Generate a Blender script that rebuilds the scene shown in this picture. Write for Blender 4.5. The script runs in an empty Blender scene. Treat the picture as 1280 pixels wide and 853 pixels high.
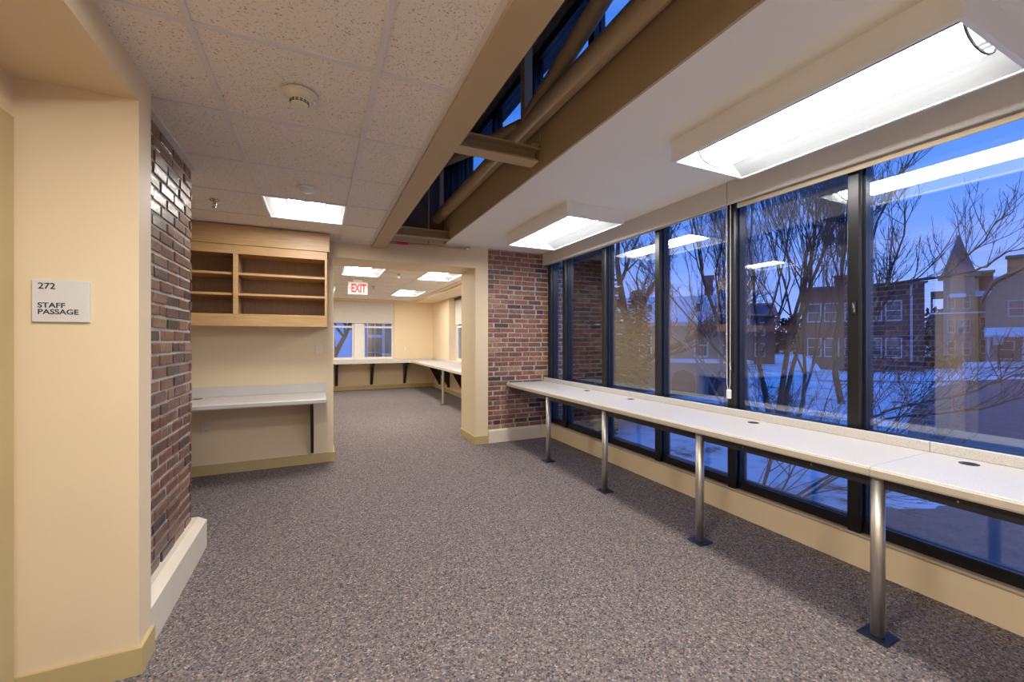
import bpy, bmesh, math, random
from mathutils import Vector, Matrix
R = math.radians
scene = bpy.context.scene
COL = scene.collection

# ------------------------------------------------------------------ camera
cam_d = bpy.data.cameras.new('camera')
cam = bpy.data.objects.new('camera', cam_d)
COL.objects.link(cam)
cam.location = (0, 0, 1.33)
cam.rotation_euler = (R(90), 0, R(-25.07))
cam_d.sensor_width = 36
cam_d.lens = 515 * 36 / 1280
cam_d.shift_y = -1.8 / 1280
cam_d.clip_start = 0.02
cam_d.clip_end = 400
scene.camera = cam

# ------------------------------------------------------------------ exposure
scene.view_settings.view_transform = 'Standard'
scene.view_settings.look = 'None'
scene.view_settings.gamma = 1
scene.view_settings.use_curve_mapping = False
scene.view_settings.exposure = 0.0
LAMP = 28.0          # radiance of the fluorescent lenses in the box lights by the windows
LAMP_TILE = 55.0     # the recessed lights in the tile ceilings
LAMP_BACK = 42.0     # the recessed lights of the back room
LAMP_FILL = 95.0     # unseen recessed lights added over and behind the viewer to brighten the near wall
scene.cycles.use_denoising = True
scene.cycles.max_bounces = 14
scene.cycles.diffuse_bounces = 8
scene.cycles.transparent_max_bounces = 24
scene.cycles.sample_clamp_indirect = 6

# ------------------------------------------------------------------ world: dusk sky
w = bpy.data.worlds.new('dusk_sky')
scene.world = w
w.use_nodes = True
nt = w.node_tree
nt.nodes.clear()
N = nt.nodes.new
tc = N('ShaderNodeTexCoord'); sp = N('ShaderNodeSeparateXYZ')
rmp = N('ShaderNodeValToRGB'); bg = N('ShaderNodeBackground'); out = N('ShaderNodeOutputWorld')
mp = N('ShaderNodeMapping'); mp.inputs['Scale'].default_value = (1.2, 1.2, 6)
nz = N('ShaderNodeTexNoise'); nz.inputs['Scale'].default_value = 2.2; nz.inputs['Detail'].default_value = 6
cr = N('ShaderNodeValToRGB'); mx = N('ShaderNodeMixRGB')
nt.links.new(tc.outputs['Generated'], sp.inputs[0]); nt.links.new(sp.outputs['Z'], rmp.inputs[0])
e = rmp.color_ramp.elements
e[0].position = 0.0; e[0].color = (0.30, 0.42, 0.92, 1)
e[1].position = 0.75; e[1].color = (0.03, 0.17, 0.72, 1)
k = e.new(0.22); k.color = (0.13, 0.29, 0.88, 1)
k = e.new(0.42); k.color = (0.055, 0.225, 0.82, 1)
nt.links.new(tc.outputs['Generated'], mp.inputs[0]); nt.links.new(mp.outputs[0], nz.inputs['Vector'])
nt.links.new(nz.outputs['Fac'], cr.inputs[0])
cr.color_ramp.elements[0].position = .50; cr.color_ramp.elements[0].color = (0, 0, 0, 1)
cr.color_ramp.elements[1].position = .78; cr.color_ramp.elements[1].color = (.45, .45, .45, 1)
nt.links.new(cr.outputs[0], mx.inputs[0]); nt.links.new(rmp.outputs[0], mx.inputs[1])
mx.inputs[2].default_value = (0.32, 0.42, 0.80, 1)
nt.links.new(mx.outputs[0], bg.inputs[0]); bg.inputs[1].default_value = 1.7
nt.links.new(bg.outputs[0], out.inputs[0])

# ------------------------------------------------------------------ materials
M = {}
def base(name, rough=.5, metal=0, spec=.5):
    m = bpy.data.materials.new(name); m.use_nodes = True
    b = m.node_tree.nodes['Principled BSDF']
    b.inputs['Roughness'].default_value = rough; b.inputs['Metallic'].default_value = metal
    b.inputs['Specular IOR Level'].default_value = spec
    M[name] = m
    return m, m.node_tree, b
def ramp(t, stops):
    r = t.nodes.new('ShaderNodeValToRGB'); el = r.color_ramp.elements
    el[0].position, el[0].color = stops[0][0], (*stops[0][1], 1)
    el[1].position, el[1].color = stops[-1][0], (*stops[-1][1], 1)
    for p, c in stops[1:-1]:
        k = el.new(p); k.color = (*c, 1)
    return r
def coord(t, scale=(1, 1, 1), kind='Object'):
    c = t.nodes.new('ShaderNodeTexCoord'); m = t.nodes.new('ShaderNodeMapping')
    m.inputs['Scale'].default_value = scale
    t.links.new(c.outputs[kind], m.inputs[0])
    return m.outputs[0]
def noise(t, vec, scale, detail=4, rough=.55):
    n = t.nodes.new('ShaderNodeTexNoise'); n.inputs['Scale'].default_value = scale
    n.inputs['Detail'].default_value = detail; n.inputs['Roughness'].default_value = rough
    t.links.new(vec, n.inputs['Vector'])
    return n
def bump(t, b, h, strength=.2, dist=.01):
    k = t.nodes.new('ShaderNodeBump'); k.inputs['Strength'].default_value = strength
    k.inputs['Distance'].default_value = dist
    t.links.new(h, k.inputs['Height']); t.links.new(k.outputs[0], b.inputs['Normal'])
def plain(name, c, rough=.5, metal=0, var=.06, scale=6, bmp=0, bscale=150, spec=.5):
    m, t, b = base(name, rough, metal, spec)
    v = coord(t)
    n = noise(t, v, scale, 3)
    r = ramp(t, [(.3, tuple(x * (1 - var) for x in c)), (.7, tuple(min(1, x * (1 + var)) for x in c))])
    t.links.new(n.outputs['Fac'], r.inputs[0]); t.links.new(r.outputs[0], b.inputs['Base Color'])
    if bmp:
        n2 = noise(t, v, bscale, 2); bump(t, b, n2.outputs['Fac'], bmp, .002)
    return m
def emit(name, c, s):
    m, t, b = base(name)
    b.inputs['Base Color'].default_value = (*c, 1)
    b.inputs['Emission Color'].default_value = (*c, 1); b.inputs['Emission Strength'].default_value = s
    return m
plain('paint', (.76, .615, .40), .55, var=.02, scale=1.5, bmp=.06, bscale=220)
plain('paint_trim', (.50, .39, .18), .4, var=.05, scale=3)
plain('base_cream', (.74, .66, .52), .4, var=.03)
plain('brown_paint', (.47, .345, .19), .5, var=.04, scale=2)
plain('white_paint', (.88, .845, .76), .6, var=.015, scale=1.5, bmp=.04)
plain('fixture_white', (.82, .81, .79), .35, var=.01)
plain('reflector', (.26, .27, .28), .3, var=.005)  # white fixture wings coloured grey so the lens glare doesn't clip them
plain('reflector_darkened', (.13, .135, .14), .3, var=.005)  # the same white wings, darkened further against the brighter recessed lenses
plain('rim_darkened', (.012, .012, .012), .6)  # lens rims coloured near black so they read grey beside the glare
plain('tee_white', (.70, .66, .64), .4, var=.02)
plain('mortar', (.43, .385, .34), .9, var=.25, scale=60, bmp=.6, bscale=200)
plain('black_metal', (.018, .016, .02), .38, var=.1)
plain('plate_metal', (.012, .016, .035), .3, var=.1)
plain('frame_black', (.009, .009, .010), .32, var=.1)
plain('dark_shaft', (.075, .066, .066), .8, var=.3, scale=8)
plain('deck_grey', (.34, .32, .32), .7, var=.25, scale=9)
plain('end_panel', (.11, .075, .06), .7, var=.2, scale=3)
plain('plastic_ivory', (.72, .66, .50), .35, var=.01)
plain('plastic_white', (.80, .79, .76), .4, var=.01)
plain('sign_grey', (.66, .65, .62), .45, var=.01)
plain('ink', (.03, .028, .03), .5)
plain('blind_grey', (.60, .565, .53), .6, var=.02)
plain('shade_cloth', (.62, .58, .52), .8, var=.03, scale=30, bmp=.1, bscale=400)
plain('shade_hem', (.55, .46, .33), .7, var=.03)
plain('cord_white', (.8, .78, .74), .5)
plain('window_white', (.78, .76, .70), .4, var=.02)
plain('chrome', (.55, .54, .52), .25, 1)
plain('dark_hole', (.01, .01, .01), .6)
plain('tag_red', (.55, .02, .06), .5)
plain('edge_beige', (.60, .53, .42), .4, var=.03)
plain('ledge', (.46, .36, .25), .4, var=.05)
# brushed steel of the desk posts
m, t, b = base('steel', .42, 1)
n = noise(t, coord(t, (300, 300, 4)), 1, 3)
r = ramp(t, [(.3, (.56, .53, .48)), (.7, (.76, .72, .65))])
t.links.new(n.outputs['Fac'], r.inputs[0]); t.links.new(r.outputs[0], b.inputs['Base Color'])
# carpet
m, t, b = base('carpet', .95, 0, .1)
v = coord(t)
vo = t.nodes.new('ShaderNodeTexVoronoi'); vo.inputs['Scale'].default_value = 150; t.links.new(v, vo.inputs['Vector'])
sx = t.nodes.new('ShaderNodeSeparateXYZ'); t.links.new(vo.outputs['Color'], sx.inputs[0])
r = ramp(t, [(0, (.045, .038, .042)), (.2, (.13, .105, .105)), (.4, (.21, .17, .15)), (.55, (.105, .11, .14)), (.7, (.27, .215, .18)), (.85, (.16, .105, .12)), (1, (.40, .34, .30))])
t.links.new(sx.outputs[0], r.inputs[0])
n = noise(t, v, 45, 5, .7)
r2 = ramp(t, [(.3, (.70, .72, .71)), (.7, (1.42, 1.47, 1.45))])
t.links.new(n.outputs['Fac'], r2.inputs[0])
mu = t.nodes.new('ShaderNodeMixRGB'); mu.blend_type = 'MULTIPLY'; mu.inputs[0].default_value = 1
t.links.new(r.outputs[0], mu.inputs[1]); t.links.new(r2.outputs[0], mu.inputs[2]); t.links.new(mu.outputs[0], b.inputs['Base Color'])
bump(t, b, vo.outputs['Distance'], .6, .006)
# acoustic tile: fissured board
m, t, b = base('acoustic_tile', .9, 0, .2)
v = coord(t)
n = noise(t, v, 130, 3, .6)
r = ramp(t, [(.33, (.36, .30, .24)), (.41, (.80, .735, .66)), (1, (.84, .78, .70))])
t.links.new(n.outputs['Fac'], r.inputs[0]); t.links.new(r.outputs[0], b.inputs['Base Color'])
bump(t, b, n.outputs['Fac'], .25, .004)
# brick, tinted per brick
m, t, b = base('brick_clay', .5, 0, .5)
oi = t.nodes.new('ShaderNodeObjectInfo')
r = ramp(t, [(0, (.05, .038, .036)), (.10, (.09, .056, .046)), (.22, (.24, .095, .058)), (.42, (.31, .122, .07)), (.58, (.20, .085, .056)), (.74, (.36, .17, .095)), (.86, (.14, .08, .06)), (.94, (.42, .24, .14)), (1, (.29, .115, .065))])
t.links.new(oi.outputs['Random'], r.inputs[0])
v = coord(t)
ad = t.nodes.new('ShaderNodeVectorMath'); ad.operation = 'ADD'
t.links.new(v, ad.inputs[0]); t.links.new(oi.outputs['Location'], ad.inputs[1])
n = noise(t, ad.outputs[0], 22, 6, .7)
r2 = ramp(t, [(.28, (.38, .38, .4)), (.5, (.95, .95, .95)), (.66, (1.2, 1.2, 1.2)), (.78, (2.1, 2.2, 2.3))])
t.links.new(n.outputs['Fac'], r2.inputs[0])
mu = t.nodes.new('ShaderNodeMixRGB'); mu.blend_type = 'MULTIPLY'; mu.inputs[0].default_value = 1
t.links.new(r.outputs[0], mu.inputs[1]); t.links.new(r2.outputs[0], mu.inputs[2]); t.links.new(mu.outputs[0], b.inputs['Base Color'])
bump(t, b, n.outputs['Fac'], .5, .006)
# glazed brick of the left wall (same clay, shinier)
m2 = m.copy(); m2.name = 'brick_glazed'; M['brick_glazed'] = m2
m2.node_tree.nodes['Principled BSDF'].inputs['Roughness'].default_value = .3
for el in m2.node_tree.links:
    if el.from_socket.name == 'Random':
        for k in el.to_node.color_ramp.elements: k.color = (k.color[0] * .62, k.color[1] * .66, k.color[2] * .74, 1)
# oak
def oak(name, c1, c2, sc):
    m, t, b = base(name, .42)
    v = coord(t, sc)
    n = noise(t, v, 3, 6, .6)
    r = ramp(t, [(.3, c1), (.7, c2)])
    t.links.new(n.outputs['Fac'], r.inputs[0]); t.links.new(r.outputs[0], b.inputs['Base Color'])
oak('oak', (.42, .245, .10), (.55, .345, .155), (1.5, 20, 25))
oak('oak_panel', (.29, .175, .085), (.38, .235, .12), (25, 20, 1.5))
# speckled laminate
m, t, b = base('laminate', .38)
v = coord(t)
n = noise(t, v, 260, 2, .6)
r = ramp(t, [(.36, (.42, .385, .34)), (.45, (.58, .55, .51)), (1, (.63, .60, .565))])
t.links.new(n.outputs['Fac'], r.inputs[0]); t.links.new(r.outputs[0], b.inputs['Base Color'])
# glass: clear pane, Schlick reflectance
m = bpy.data.materials.new('pane_glass'); m.use_nodes = True; M['pane_glass'] = m
t = m.node_tree; t.nodes.clear()
N = t.nodes.new
ge = N('ShaderNodeNewGeometry'); dt = N('ShaderNodeVectorMath'); dt.operation = 'DOT_PRODUCT'
ab = N('ShaderNodeMath'); ab.operation = 'ABSOLUTE'
om = N('ShaderNodeMath'); om.operation = 'SUBTRACT'; om.inputs[0].default_value = 1; om.use_clamp = True
pw = N('ShaderNodeMath'); pw.operation = 'POWER'; pw.inputs[1].default_value = 5
ml = N('ShaderNodeMath'); ml.operation = 'MULTIPLY_ADD'; ml.inputs[1].default_value = .855; ml.inputs[2].default_value = .145
tr = N('ShaderNodeBsdfTransparent'); tr.inputs[0].default_value = (.93, .955, .99, 1)
gl = N('ShaderNodeBsdfGlossy'); gl.inputs['Roughness'].default_value = 0; gl.inputs[0].default_value = (1, 1, 1, 1)
mix = N('ShaderNodeMixShader'); o = N('ShaderNodeOutputMaterial')
L = t.links.new
L(ge.outputs['Normal'], dt.inputs[0]); L(ge.outputs['Incoming'], dt.inputs[1]); L(dt.outputs['Value'], ab.inputs[0])
L(ab.outputs[0], om.inputs[1]); L(om.outputs[0], pw.inputs[0]); L(pw.outputs[0], ml.inputs[0])
L(ml.outputs[0], mix.inputs[0]); L(tr.outputs[0], mix.inputs[1]); L(gl.outputs[0], mix.inputs[2]); L(mix.outputs[0], o.inputs[0])
emit('lens', (1.0, .975, .94), LAMP)
emit('lens_tile', (1.0, .975, .94), LAMP_TILE)
emit('lens_back', (1.0, .975, .94), LAMP_BACK)
emit('lens_fill', (1.0, .975, .94), LAMP_FILL)  # lens of the added fill lights, stronger than the visible ones
emit('exit_white', (.55, .53, .51), .3)
emit('exit_red', (.55, .004, .012), .25)
# outdoors
plain('snow', (.82, .85, .88), .7, var=.06, scale=1.2, bmp=.4, bscale=6)
# trodden snow: bare winter soil showing through in patches
m, t, b = base('trodden_snow', .75)
v = coord(t)
n = noise(t, v, .55, 7, .68)
r = ramp(t, [(.50, (.82, .85, .88)), (.57, (.62, .63, .66)), (.63, (.12, .10, .10)), (1, (.07, .06, .06))])
t.links.new(n.outputs['Fac'], r.inputs[0]); t.links.new(r.outputs[0], b.inputs['Base Color'])
n2 = noise(t, v, 5, 5); bump(t, b, n2.outputs['Fac'], .5, .05)
plain('asphalt', (.13, .125, .13), .8, var=.2, scale=3, bmp=.2)
plain('bark', (.075, .06, .055), .9, var=.3, scale=12)
plain('bark_pale', (.30, .27, .27), .9, var=.2, scale=12)
plain('ivy_leaf', (.05, .06, .035), .8, var=.4, scale=2)
plain('needle', (.022, .03, .028), .9, var=.4, scale=2)
plain('house_brick', (.16, .065, .055), .8, var=.25, scale=3)
plain('house_stone', (.30, .25, .23), .8, var=.15, scale=2)
plain('house_tan', (.30, .24, .17), .8, var=.1, scale=2)
plain('house_dark', (.075, .065, .075), .8, var=.2, scale=2)
plain('house_white', (.55, .53, .50), .6, var=.05)
plain('slate', (.13, .115, .125), .6, var=.25, scale=4)
plain('house_glass', (.03, .035, .05), .08, spec=.9)
plain('siding', (.20, .17, .18), .7, var=.06)

# ------------------------------------------------------------------ mesh helpers
class MB:
    def __init__(s): s.v = []; s.f = []; s.smooth = False
    def add(s, vs, fs):
        o = len(s.v); s.v += [tuple(p) for p in vs]; s.f += [tuple(i + o for i in f) for f in fs]; return s
    def box(s, a, b):
        (x0, y0, z0), (x1, y1, z1) = a, b
        return s.add([(x0, y0, z0), (x1, y0, z0), (x1, y1, z0), (x0, y1, z0), (x0, y0, z1), (x1, y0, z1), (x1, y1, z1), (x0, y1, z1)],
                     [(0, 3, 2, 1), (4, 5, 6, 7), (0, 1, 5, 4), (1, 2, 6, 5), (2, 3, 7, 6), (3, 0, 4, 7)])
    def cham(s, a, b, c=.004):
        """box with its edges chamfered"""
        bm = bmesh.new(); k = MB().box(a, b)
        vs = [bm.verts.new(p) for p in k.v]
        for f in k.f: bm.faces.new([vs[i] for i in f])
        bmesh.ops.bevel(bm, geom=bm.edges[:], offset=c, segments=1, affect='EDGES', profile=.5)
        bm.verts.index_update()
        s.add([v.co[:] for v in bm.verts], [[v.index for v in f.verts] for f in bm.faces]); bm.free(); return s
    def prism(s, pts, d, axis):
        """closed outline pts (2D) pushed along axis from d[0] to d[1]"""
        n = len(pts)
        def P(p, t):
            return {'x': (t, p[0], p[1]), 'y': (p[0], t, p[1]), 'z': (p[0], p[1], t)}[axis]
        return s.add([P(p, d[0]) for p in pts] + [P(p, d[1]) for p in pts],
                     [tuple(range(n))[::-1], tuple(range(n, 2 * n))] + [(i, (i + 1) % n, n + (i + 1) % n, n + i) for i in range(n)])
    def tube(s, pts, rads, n=8, cap=True):
        pts = [Vector(p) for p in pts]
        if not hasattr(rads, '__len__'): rads = [rads] * len(pts)
        rings = []; ref = None
        for i, p in enumerate(pts):
            d = (pts[min(i + 1, len(pts) - 1)] - pts[max(i - 1, 0)])
            d = d.normalized() if d.length > 1e-9 else Vector((0, 0, 1))
            if ref is None or abs(ref.dot(d)) > .98: ref = Vector((1, 0, 0)) if abs(d.x) < .8 else Vector((0, 1, 0))
            u = d.cross(ref).normalized(); q = d.cross(u); ref = q.cross(d) if False else ref
            rings.append([p + (u * math.cos(2 * math.pi * k / n) + q * math.sin(2 * math.pi * k / n)) * rads[i] for k in range(n)])
        vs = [v for r_ in rings for v in r_]
        fs = [(i * n + k, i * n + (k + 1) % n, (i + 1) * n + (k + 1) % n, (i + 1) * n + k) for i in range(len(pts) - 1) for k in range(n)]
        if cap: fs += [tuple(range(n))[::-1], tuple(range((len(pts) - 1) * n, len(pts) * n))]
        return s.add(vs, fs)
    def lathe(s, c, prof, n=20):
        """profile (radius, z) turned about the vertical through c"""
        vs = [(c[0] + r_ * math.cos(2 * math.pi * k / n), c[1] + r_ * math.sin(2 * math.pi * k / n), c[2] + z) for r_, z in prof for k in range(n)]
        m_ = len(prof)
        fs = [(i * n + k, i * n + (k + 1) % n, (i + 1) * n + (k + 1) % n, (i + 1) * n + k) for i in range(m_ - 1) for k in range(n)]
        fs += [tuple(range(n))[::-1], tuple(range((m_ - 1) * n, m_ * n))]
        return s.add(vs, fs)
    def quad(s, a, b, c, d): return s.add([a, b, c, d], [(0, 1, 2, 3)])

WL = {}   # world place of every object's origin
def tag(o, label=None, cat=None, group=None, kind=None):
    for k_, v_ in (('label', label), ('category', cat), ('group', group), ('kind', kind)):
        if v_: o[k_] = v_
    return o
def obj(name, mb, mat, parent=None, label=None, cat=None, group=None, kind=None, smooth=False, fix=True):
    if parent is not None: o0 = WL[parent]
    elif kind == 'structure': o0 = Vector((0, 0, 0))
    else:
        xs, ys, zs = zip(*mb.v); o0 = Vector(((min(xs) + max(xs)) / 2, (min(ys) + max(ys)) / 2, min(zs)))
    me = bpy.data.meshes.new(name)
    me.from_pydata([(x - o0.x, y - o0.y, z - o0.z) for x, y, z in mb.v], [], mb.f)
    if fix:
        bm = bmesh.new(); bm.from_mesh(me); bmesh.ops.recalc_face_normals(bm, faces=bm.faces[:]); bm.to_mesh(me); bm.free()
    if smooth:
        for p in me.polygons: p.use_smooth = True
        me.update()
    me.materials.append(M[mat])
    o = bpy.data.objects.new(name, me); COL.objects.link(o)
    if parent is not None: o.parent = parent
    else: o.location = o0
    WL[o] = o0
    return tag(o, label, cat, group, kind)
def thing(name, loc, label, cat, group=None, kind=None):
    o = bpy.data.objects.new(name, None); COL.objects.link(o); o.location = loc; o.empty_display_size = .1
    WL[o] = Vector(loc)
    return tag(o, label, cat, group, kind)
def struct(name, mb, mat, label, cat='wall', **k): return obj(name, mb, mat, None, label, cat, kind='structure', **k)
def B(*ab):
    m_ = MB()
    for a, b_ in ab: m_.box(a, b_)
    return m_
def text(name, s, size, mat, parent, loc, rot, ext=.0006, align='LEFT', sx=1, bold=.0004):
    cu = bpy.data.curves.new(name, 'FONT'); cu.body = s; cu.size = size; cu.extrude = ext; cu.align_x = align
    cu.offset = bold
    o = bpy.data.objects.new(name, cu); COL.objects.link(o); o.parent = parent
    o.location = Vector(loc) - WL[parent]; o.rotation_euler = rot; o.scale = (sx, 1, 1)
    bpy.context.view_layer.update()
    me = bpy.data.meshes.new_from_object(o.evaluated_get(bpy.context.evaluated_depsgraph_get()))
    me.materials.clear(); me.materials.append(M[mat])
    q_ = bpy.data.objects.new(name, me); q_.rotation_euler = o.rotation_euler; q_.location = o.location; q_.scale = o.scale
    bpy.data.objects.remove(o); COL.objects.link(q_); q_.parent = parent; WL[q_] = Vector(loc)
    return q_

# ================================================================== SETTING
YW = 4.92        # plane of the far wall
CZ = 2.40        # tile ceiling
SZ = 2.50        # plaster ceiling by the windows
struct('floor', B(((-2.2, -3.2, -.12), (3.05, 11.8, 0))), 'carpet', 'grey brown speckled carpet running through the whole corridor', 'floor')

# tile ceiling: grid of tees with boards lying in it
def tile_ceiling(xs, ys, z, label, slab, skip=()):
    c = struct('ceiling', slab, 'dark_shaft', label, 'ceiling')
    meshes = {}
    for i in range(len(xs) - 1):
        for j in range(len(ys) - 1):
            if (i, j) in skip: continue
            wx, wy = xs[i + 1] - xs[i], ys[j + 1] - ys[j]
            key = (round(wx, 3), round(wy, 3))
            if key not in meshes:
                o = obj('tile', MB().cham((xs[i] + .009, ys[j] + .009, z + .004), (xs[i + 1] - .009, ys[j + 1] - .009, z + .019), .003), 'acoustic_tile', c)
                meshes[key] = (o, xs[i], ys[j])
            else:
                o0, x0, y0 = meshes[key]
                o = o0.copy(); COL.objects.link(o); o.location = (xs[i] - x0, ys[j] - y0, 0)
    t_ = .012
    for x in xs:
        obj('grid_tee', B(((x - t_, ys[0], z - .002), (x + t_, ys[-1], z + .006)), ((x - .002, ys[0], z + .006), (x + .002, ys[-1], z + .03))), 'tee_white', c)
    for j, y in enumerate(ys):
        for i in range(len(xs) - 1):
            obj('grid_tee', B(((xs[i] + t_, y - t_, z - .001), (xs[i + 1] - t_, y + t_, z + .006))), 'tee_white', c)
    return c
XS = [-2.1, -1.62, -1.01, -.40, .21, .535]
YS = [-3.0, -2.55, -1.94, -1.33, -.72, -.11, .50, 1.11, 1.72, 2.33, 2.94, 3.55, 4.16, 4.77, 4.915]
tile_ceiling(XS, YS, CZ, 'acoustic tile ceiling with white metal grid over the corridor',
             B(((-2.2, -3.1, CZ + .12), (.54, YW, CZ + .25))), skip={(3, 11), (3, 6), (3, 3)})
BX = [-1.45, -.92, -.31, .315, .925, 1.555, 2.165, 2.33]
BY = [5.49, 6.17, 6.78, 7.39, 8.0, 8.61, 9.12, 9.73, 10.34, 10.95, 11.585]
tile_ceiling(BX, BY, CZ, 'acoustic tile ceiling of the back room beyond the opening',
             B(((-1.6, 5.3, CZ + .12), (3.3, 11.9, CZ + .25))),
             skip={(3, 1), (3, 2), (5, 1), (5, 2), (5, 6), (5, 7), (2, 6), (2, 7)})
struct('ceiling', B(((1.392, -3.1, SZ), (3.12, YW + .02, SZ + .12))), 'white_paint', 'smooth white plaster ceiling strip along the windows', 'ceiling')
# perimeter angle trims of the tile ceiling
struct('trim_1', B(((.515, -3, CZ - .006), (.545, YW - .01, CZ + .004))), 'tee_white', 'white wall angle where tile ceiling meets the tan beam', 'trim')
struct('trim_2', B(((-.74, 2.255, CZ - .006), (-.70, 3.19, CZ + .004))), 'tee_white', 'white wall angle where tile ceiling meets the left brick wall', 'trim')

# beams
struct('ceiling_beam', B(((.54, -3.1, 2.375), (.685, YW, 2.60))), 'brown_paint', 'long tan beam between tile ceiling and open roof slot', 'beam')
struct('wall_fascia', B(((1.378, -3.1, SZ - .002), (1.392, YW, 2.86))), 'brown_paint', 'brown upright fascia on the window side of the roof slot', 'wall')

# roof slot above the truss: dark deck, side wall, end walls, clerestory
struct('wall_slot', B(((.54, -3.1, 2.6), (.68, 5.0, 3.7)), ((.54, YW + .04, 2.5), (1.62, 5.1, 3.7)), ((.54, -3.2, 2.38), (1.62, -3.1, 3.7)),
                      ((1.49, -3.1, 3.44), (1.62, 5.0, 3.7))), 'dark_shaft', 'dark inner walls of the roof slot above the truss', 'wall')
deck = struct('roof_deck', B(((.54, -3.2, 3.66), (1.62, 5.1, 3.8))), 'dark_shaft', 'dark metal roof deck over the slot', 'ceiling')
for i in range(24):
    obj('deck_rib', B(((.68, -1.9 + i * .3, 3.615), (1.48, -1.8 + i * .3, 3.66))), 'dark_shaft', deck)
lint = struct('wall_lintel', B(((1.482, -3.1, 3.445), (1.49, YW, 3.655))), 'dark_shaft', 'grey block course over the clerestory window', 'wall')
for r_ in range(2):
    for i in range(30):
        y = -1.5 + i * .215 + r_ * .107
        if y + .2 < YW: obj('block', MB().cham((1.466, y, 3.45 + r_ * .103), (1.482, y + .203, 3.545 + r_ * .103), .004), 'deck_grey', lint)
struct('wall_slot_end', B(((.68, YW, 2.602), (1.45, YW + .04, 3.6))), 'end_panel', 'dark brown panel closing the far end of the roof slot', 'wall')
cl = thing('window_4', (1.47, 2, 2.8), 'black framed clerestory window looking up to blue sky from the roof slot', 'window', kind='structure')
obj('sill', B(((1.392, -3.1, 2.83), (1.55, YW, 2.86))), 'frame_black', cl)
obj('head_frame', B(((1.46, -3.1, 3.395), (1.53, YW, 3.44)), ((1.445, -3.1, 3.42), (1.46, YW, 3.44))), 'frame_black', cl)
for y in (-1.4, .2, 1.1, 2.0, 2.74, 3.5, 4.3, 4.6, 4.86):
    obj('mullion', B(((1.45, y - .03, 2.86), (1.53, y + .03, 3.395))), 'frame_black', cl)
cy = [-3.1, -1.4, .2, 1.1, 2.0, 2.74, 3.5, 4.3, 4.6, 4.86]
for a, b_ in zip(cy, cy[1:]):
    obj('pane', B(((1.488, a + .03, 2.86), (1.498, b_ - .03, 3.395))), 'pane_glass', cl)
struct('roof_slab', B(((1.55, -3.1, SZ + .12), (3.3, 5.3, SZ + .2))), 'snow', 'snowy flat roof over the window strip', 'roof')

# walls of the corridor
struct('wall_stub', B(((-1.30, 2.12, 0), (-.652, 2.25, CZ + .1))), 'paint', 'cream wall stub carrying the staff passage sign', 'wall')
struct('ceiling_bulkhead', B(((-1.30, -3.0, 2.285), (-.652, 2.12, CZ + .1))), 'paint', 'cream dropped bulkhead over the doorway alcove', 'ceiling')
struct('wall_left', B(((-1.15, -3.0, 0), (-1.006, 2.12, 2.285))), 'paint', 'cream left wall of the alcove beside the door', 'wall')
struct('wall_rear', B(((-1.3, -3.2, 0), (3.1, -3.0, SZ))), 'paint', 'cream wall closing the corridor behind the viewer', 'wall')
struct('baseboard_stub', MB().prism([(-1.006, 2.12), (-1.006, 2.106), (-.638, 2.106), (-.638, 2.252), (-.652, 2.252), (-.652, 2.12)], (0, .105), 'z'), 'paint_trim', 'tan baseboard wrapping the staff passage wall stub', 'baseboard')
# door at the picture's left edge
dr = thing('door_1', (-1.0, 1.5, 0), 'tan door frame on the alcove wall at the left edge', 'door', kind='structure')
obj('casing', B(((-1.006, 2.0, 0), (-.982, 2.075, 2.12)), ((-1.006, .98, 0), (-.982, 1.055, 2.12)), ((-1.006, 1.055, 2.05), (-.982, 2.0, 2.12))), 'paint_trim', dr)
obj('leaf', B(((-1.006, 1.06, .01), (-.994, 1.995, 2.045))), 'oak_panel', dr)
# left brick wall
random.seed(4)
def brick_wall(wall, mat, u0, u1, z0, z1, place, course=.0630, pitch=.205, depth=.05):
    """running bond; every brick is an object, five shared meshes per length"""
    cache = {}
    r_ = 0; z = z0
    while z < z1 - .015:
        h = min(course - .0125, z1 - z - .002)
        u = u0 - (r_ % 2) * pitch / 2 - random.uniform(0, .03)
        while u < u1:
            a, b_ = max(u, u0), min(u + pitch - .012 + random.uniform(-.014, .004), u1)
            header = random.random() < .12
            nxt = u + pitch
            if header: b_ = min(a + .092, u1); nxt = max(u, u0) + .103
            if b_ - a > .02:
                ln = round((b_ - a) / .012) * .012; ln = max(ln, .02)
                ln = min(ln, u1 - a)
                key = (round(ln, 3), round(h, 3), random.randrange(3))
                dz = random.uniform(-.0012, .0012); pr_ = random.uniform(-.003, .003)
                if key not in cache:
                    k_ = MB().cham((0, 0, 0), (ln, depth, h), .0045)
                    k_.v = [(x + random.uniform(-.0022, .0022), y + random.uniform(-.002, .002), zz + random.uniform(-.0018, .0018)) for x, y, zz in k_.v]
                    me = bpy.data.meshes.new('brick'); me.from_pydata(k_.v, [], k_.f); me.materials.append(M[mat])
                    cache[key] = me
                o = bpy.data.objects.new('brick', cache[key]); COL.objects.link(o); o.parent = wall
                loc, rz = place(a, z + dz, pr_); o.location = loc; o.rotation_euler = (0, 0, rz)
            u = nxt
        z += course; r_ += 1
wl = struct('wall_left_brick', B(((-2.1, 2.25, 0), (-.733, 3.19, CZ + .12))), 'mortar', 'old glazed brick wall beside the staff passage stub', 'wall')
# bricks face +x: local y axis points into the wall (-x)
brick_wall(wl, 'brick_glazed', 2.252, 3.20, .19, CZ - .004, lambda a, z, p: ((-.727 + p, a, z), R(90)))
struct('baseboard_left_brick', MB().prism([(-.735, 0), (-.655, 0), (-.655, .172), (-.70, .197), (-.735, .197)], (2.253, 3.235), 'y'), 'base_cream', 'cream plinth board along the left brick wall', 'baseboard')
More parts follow.
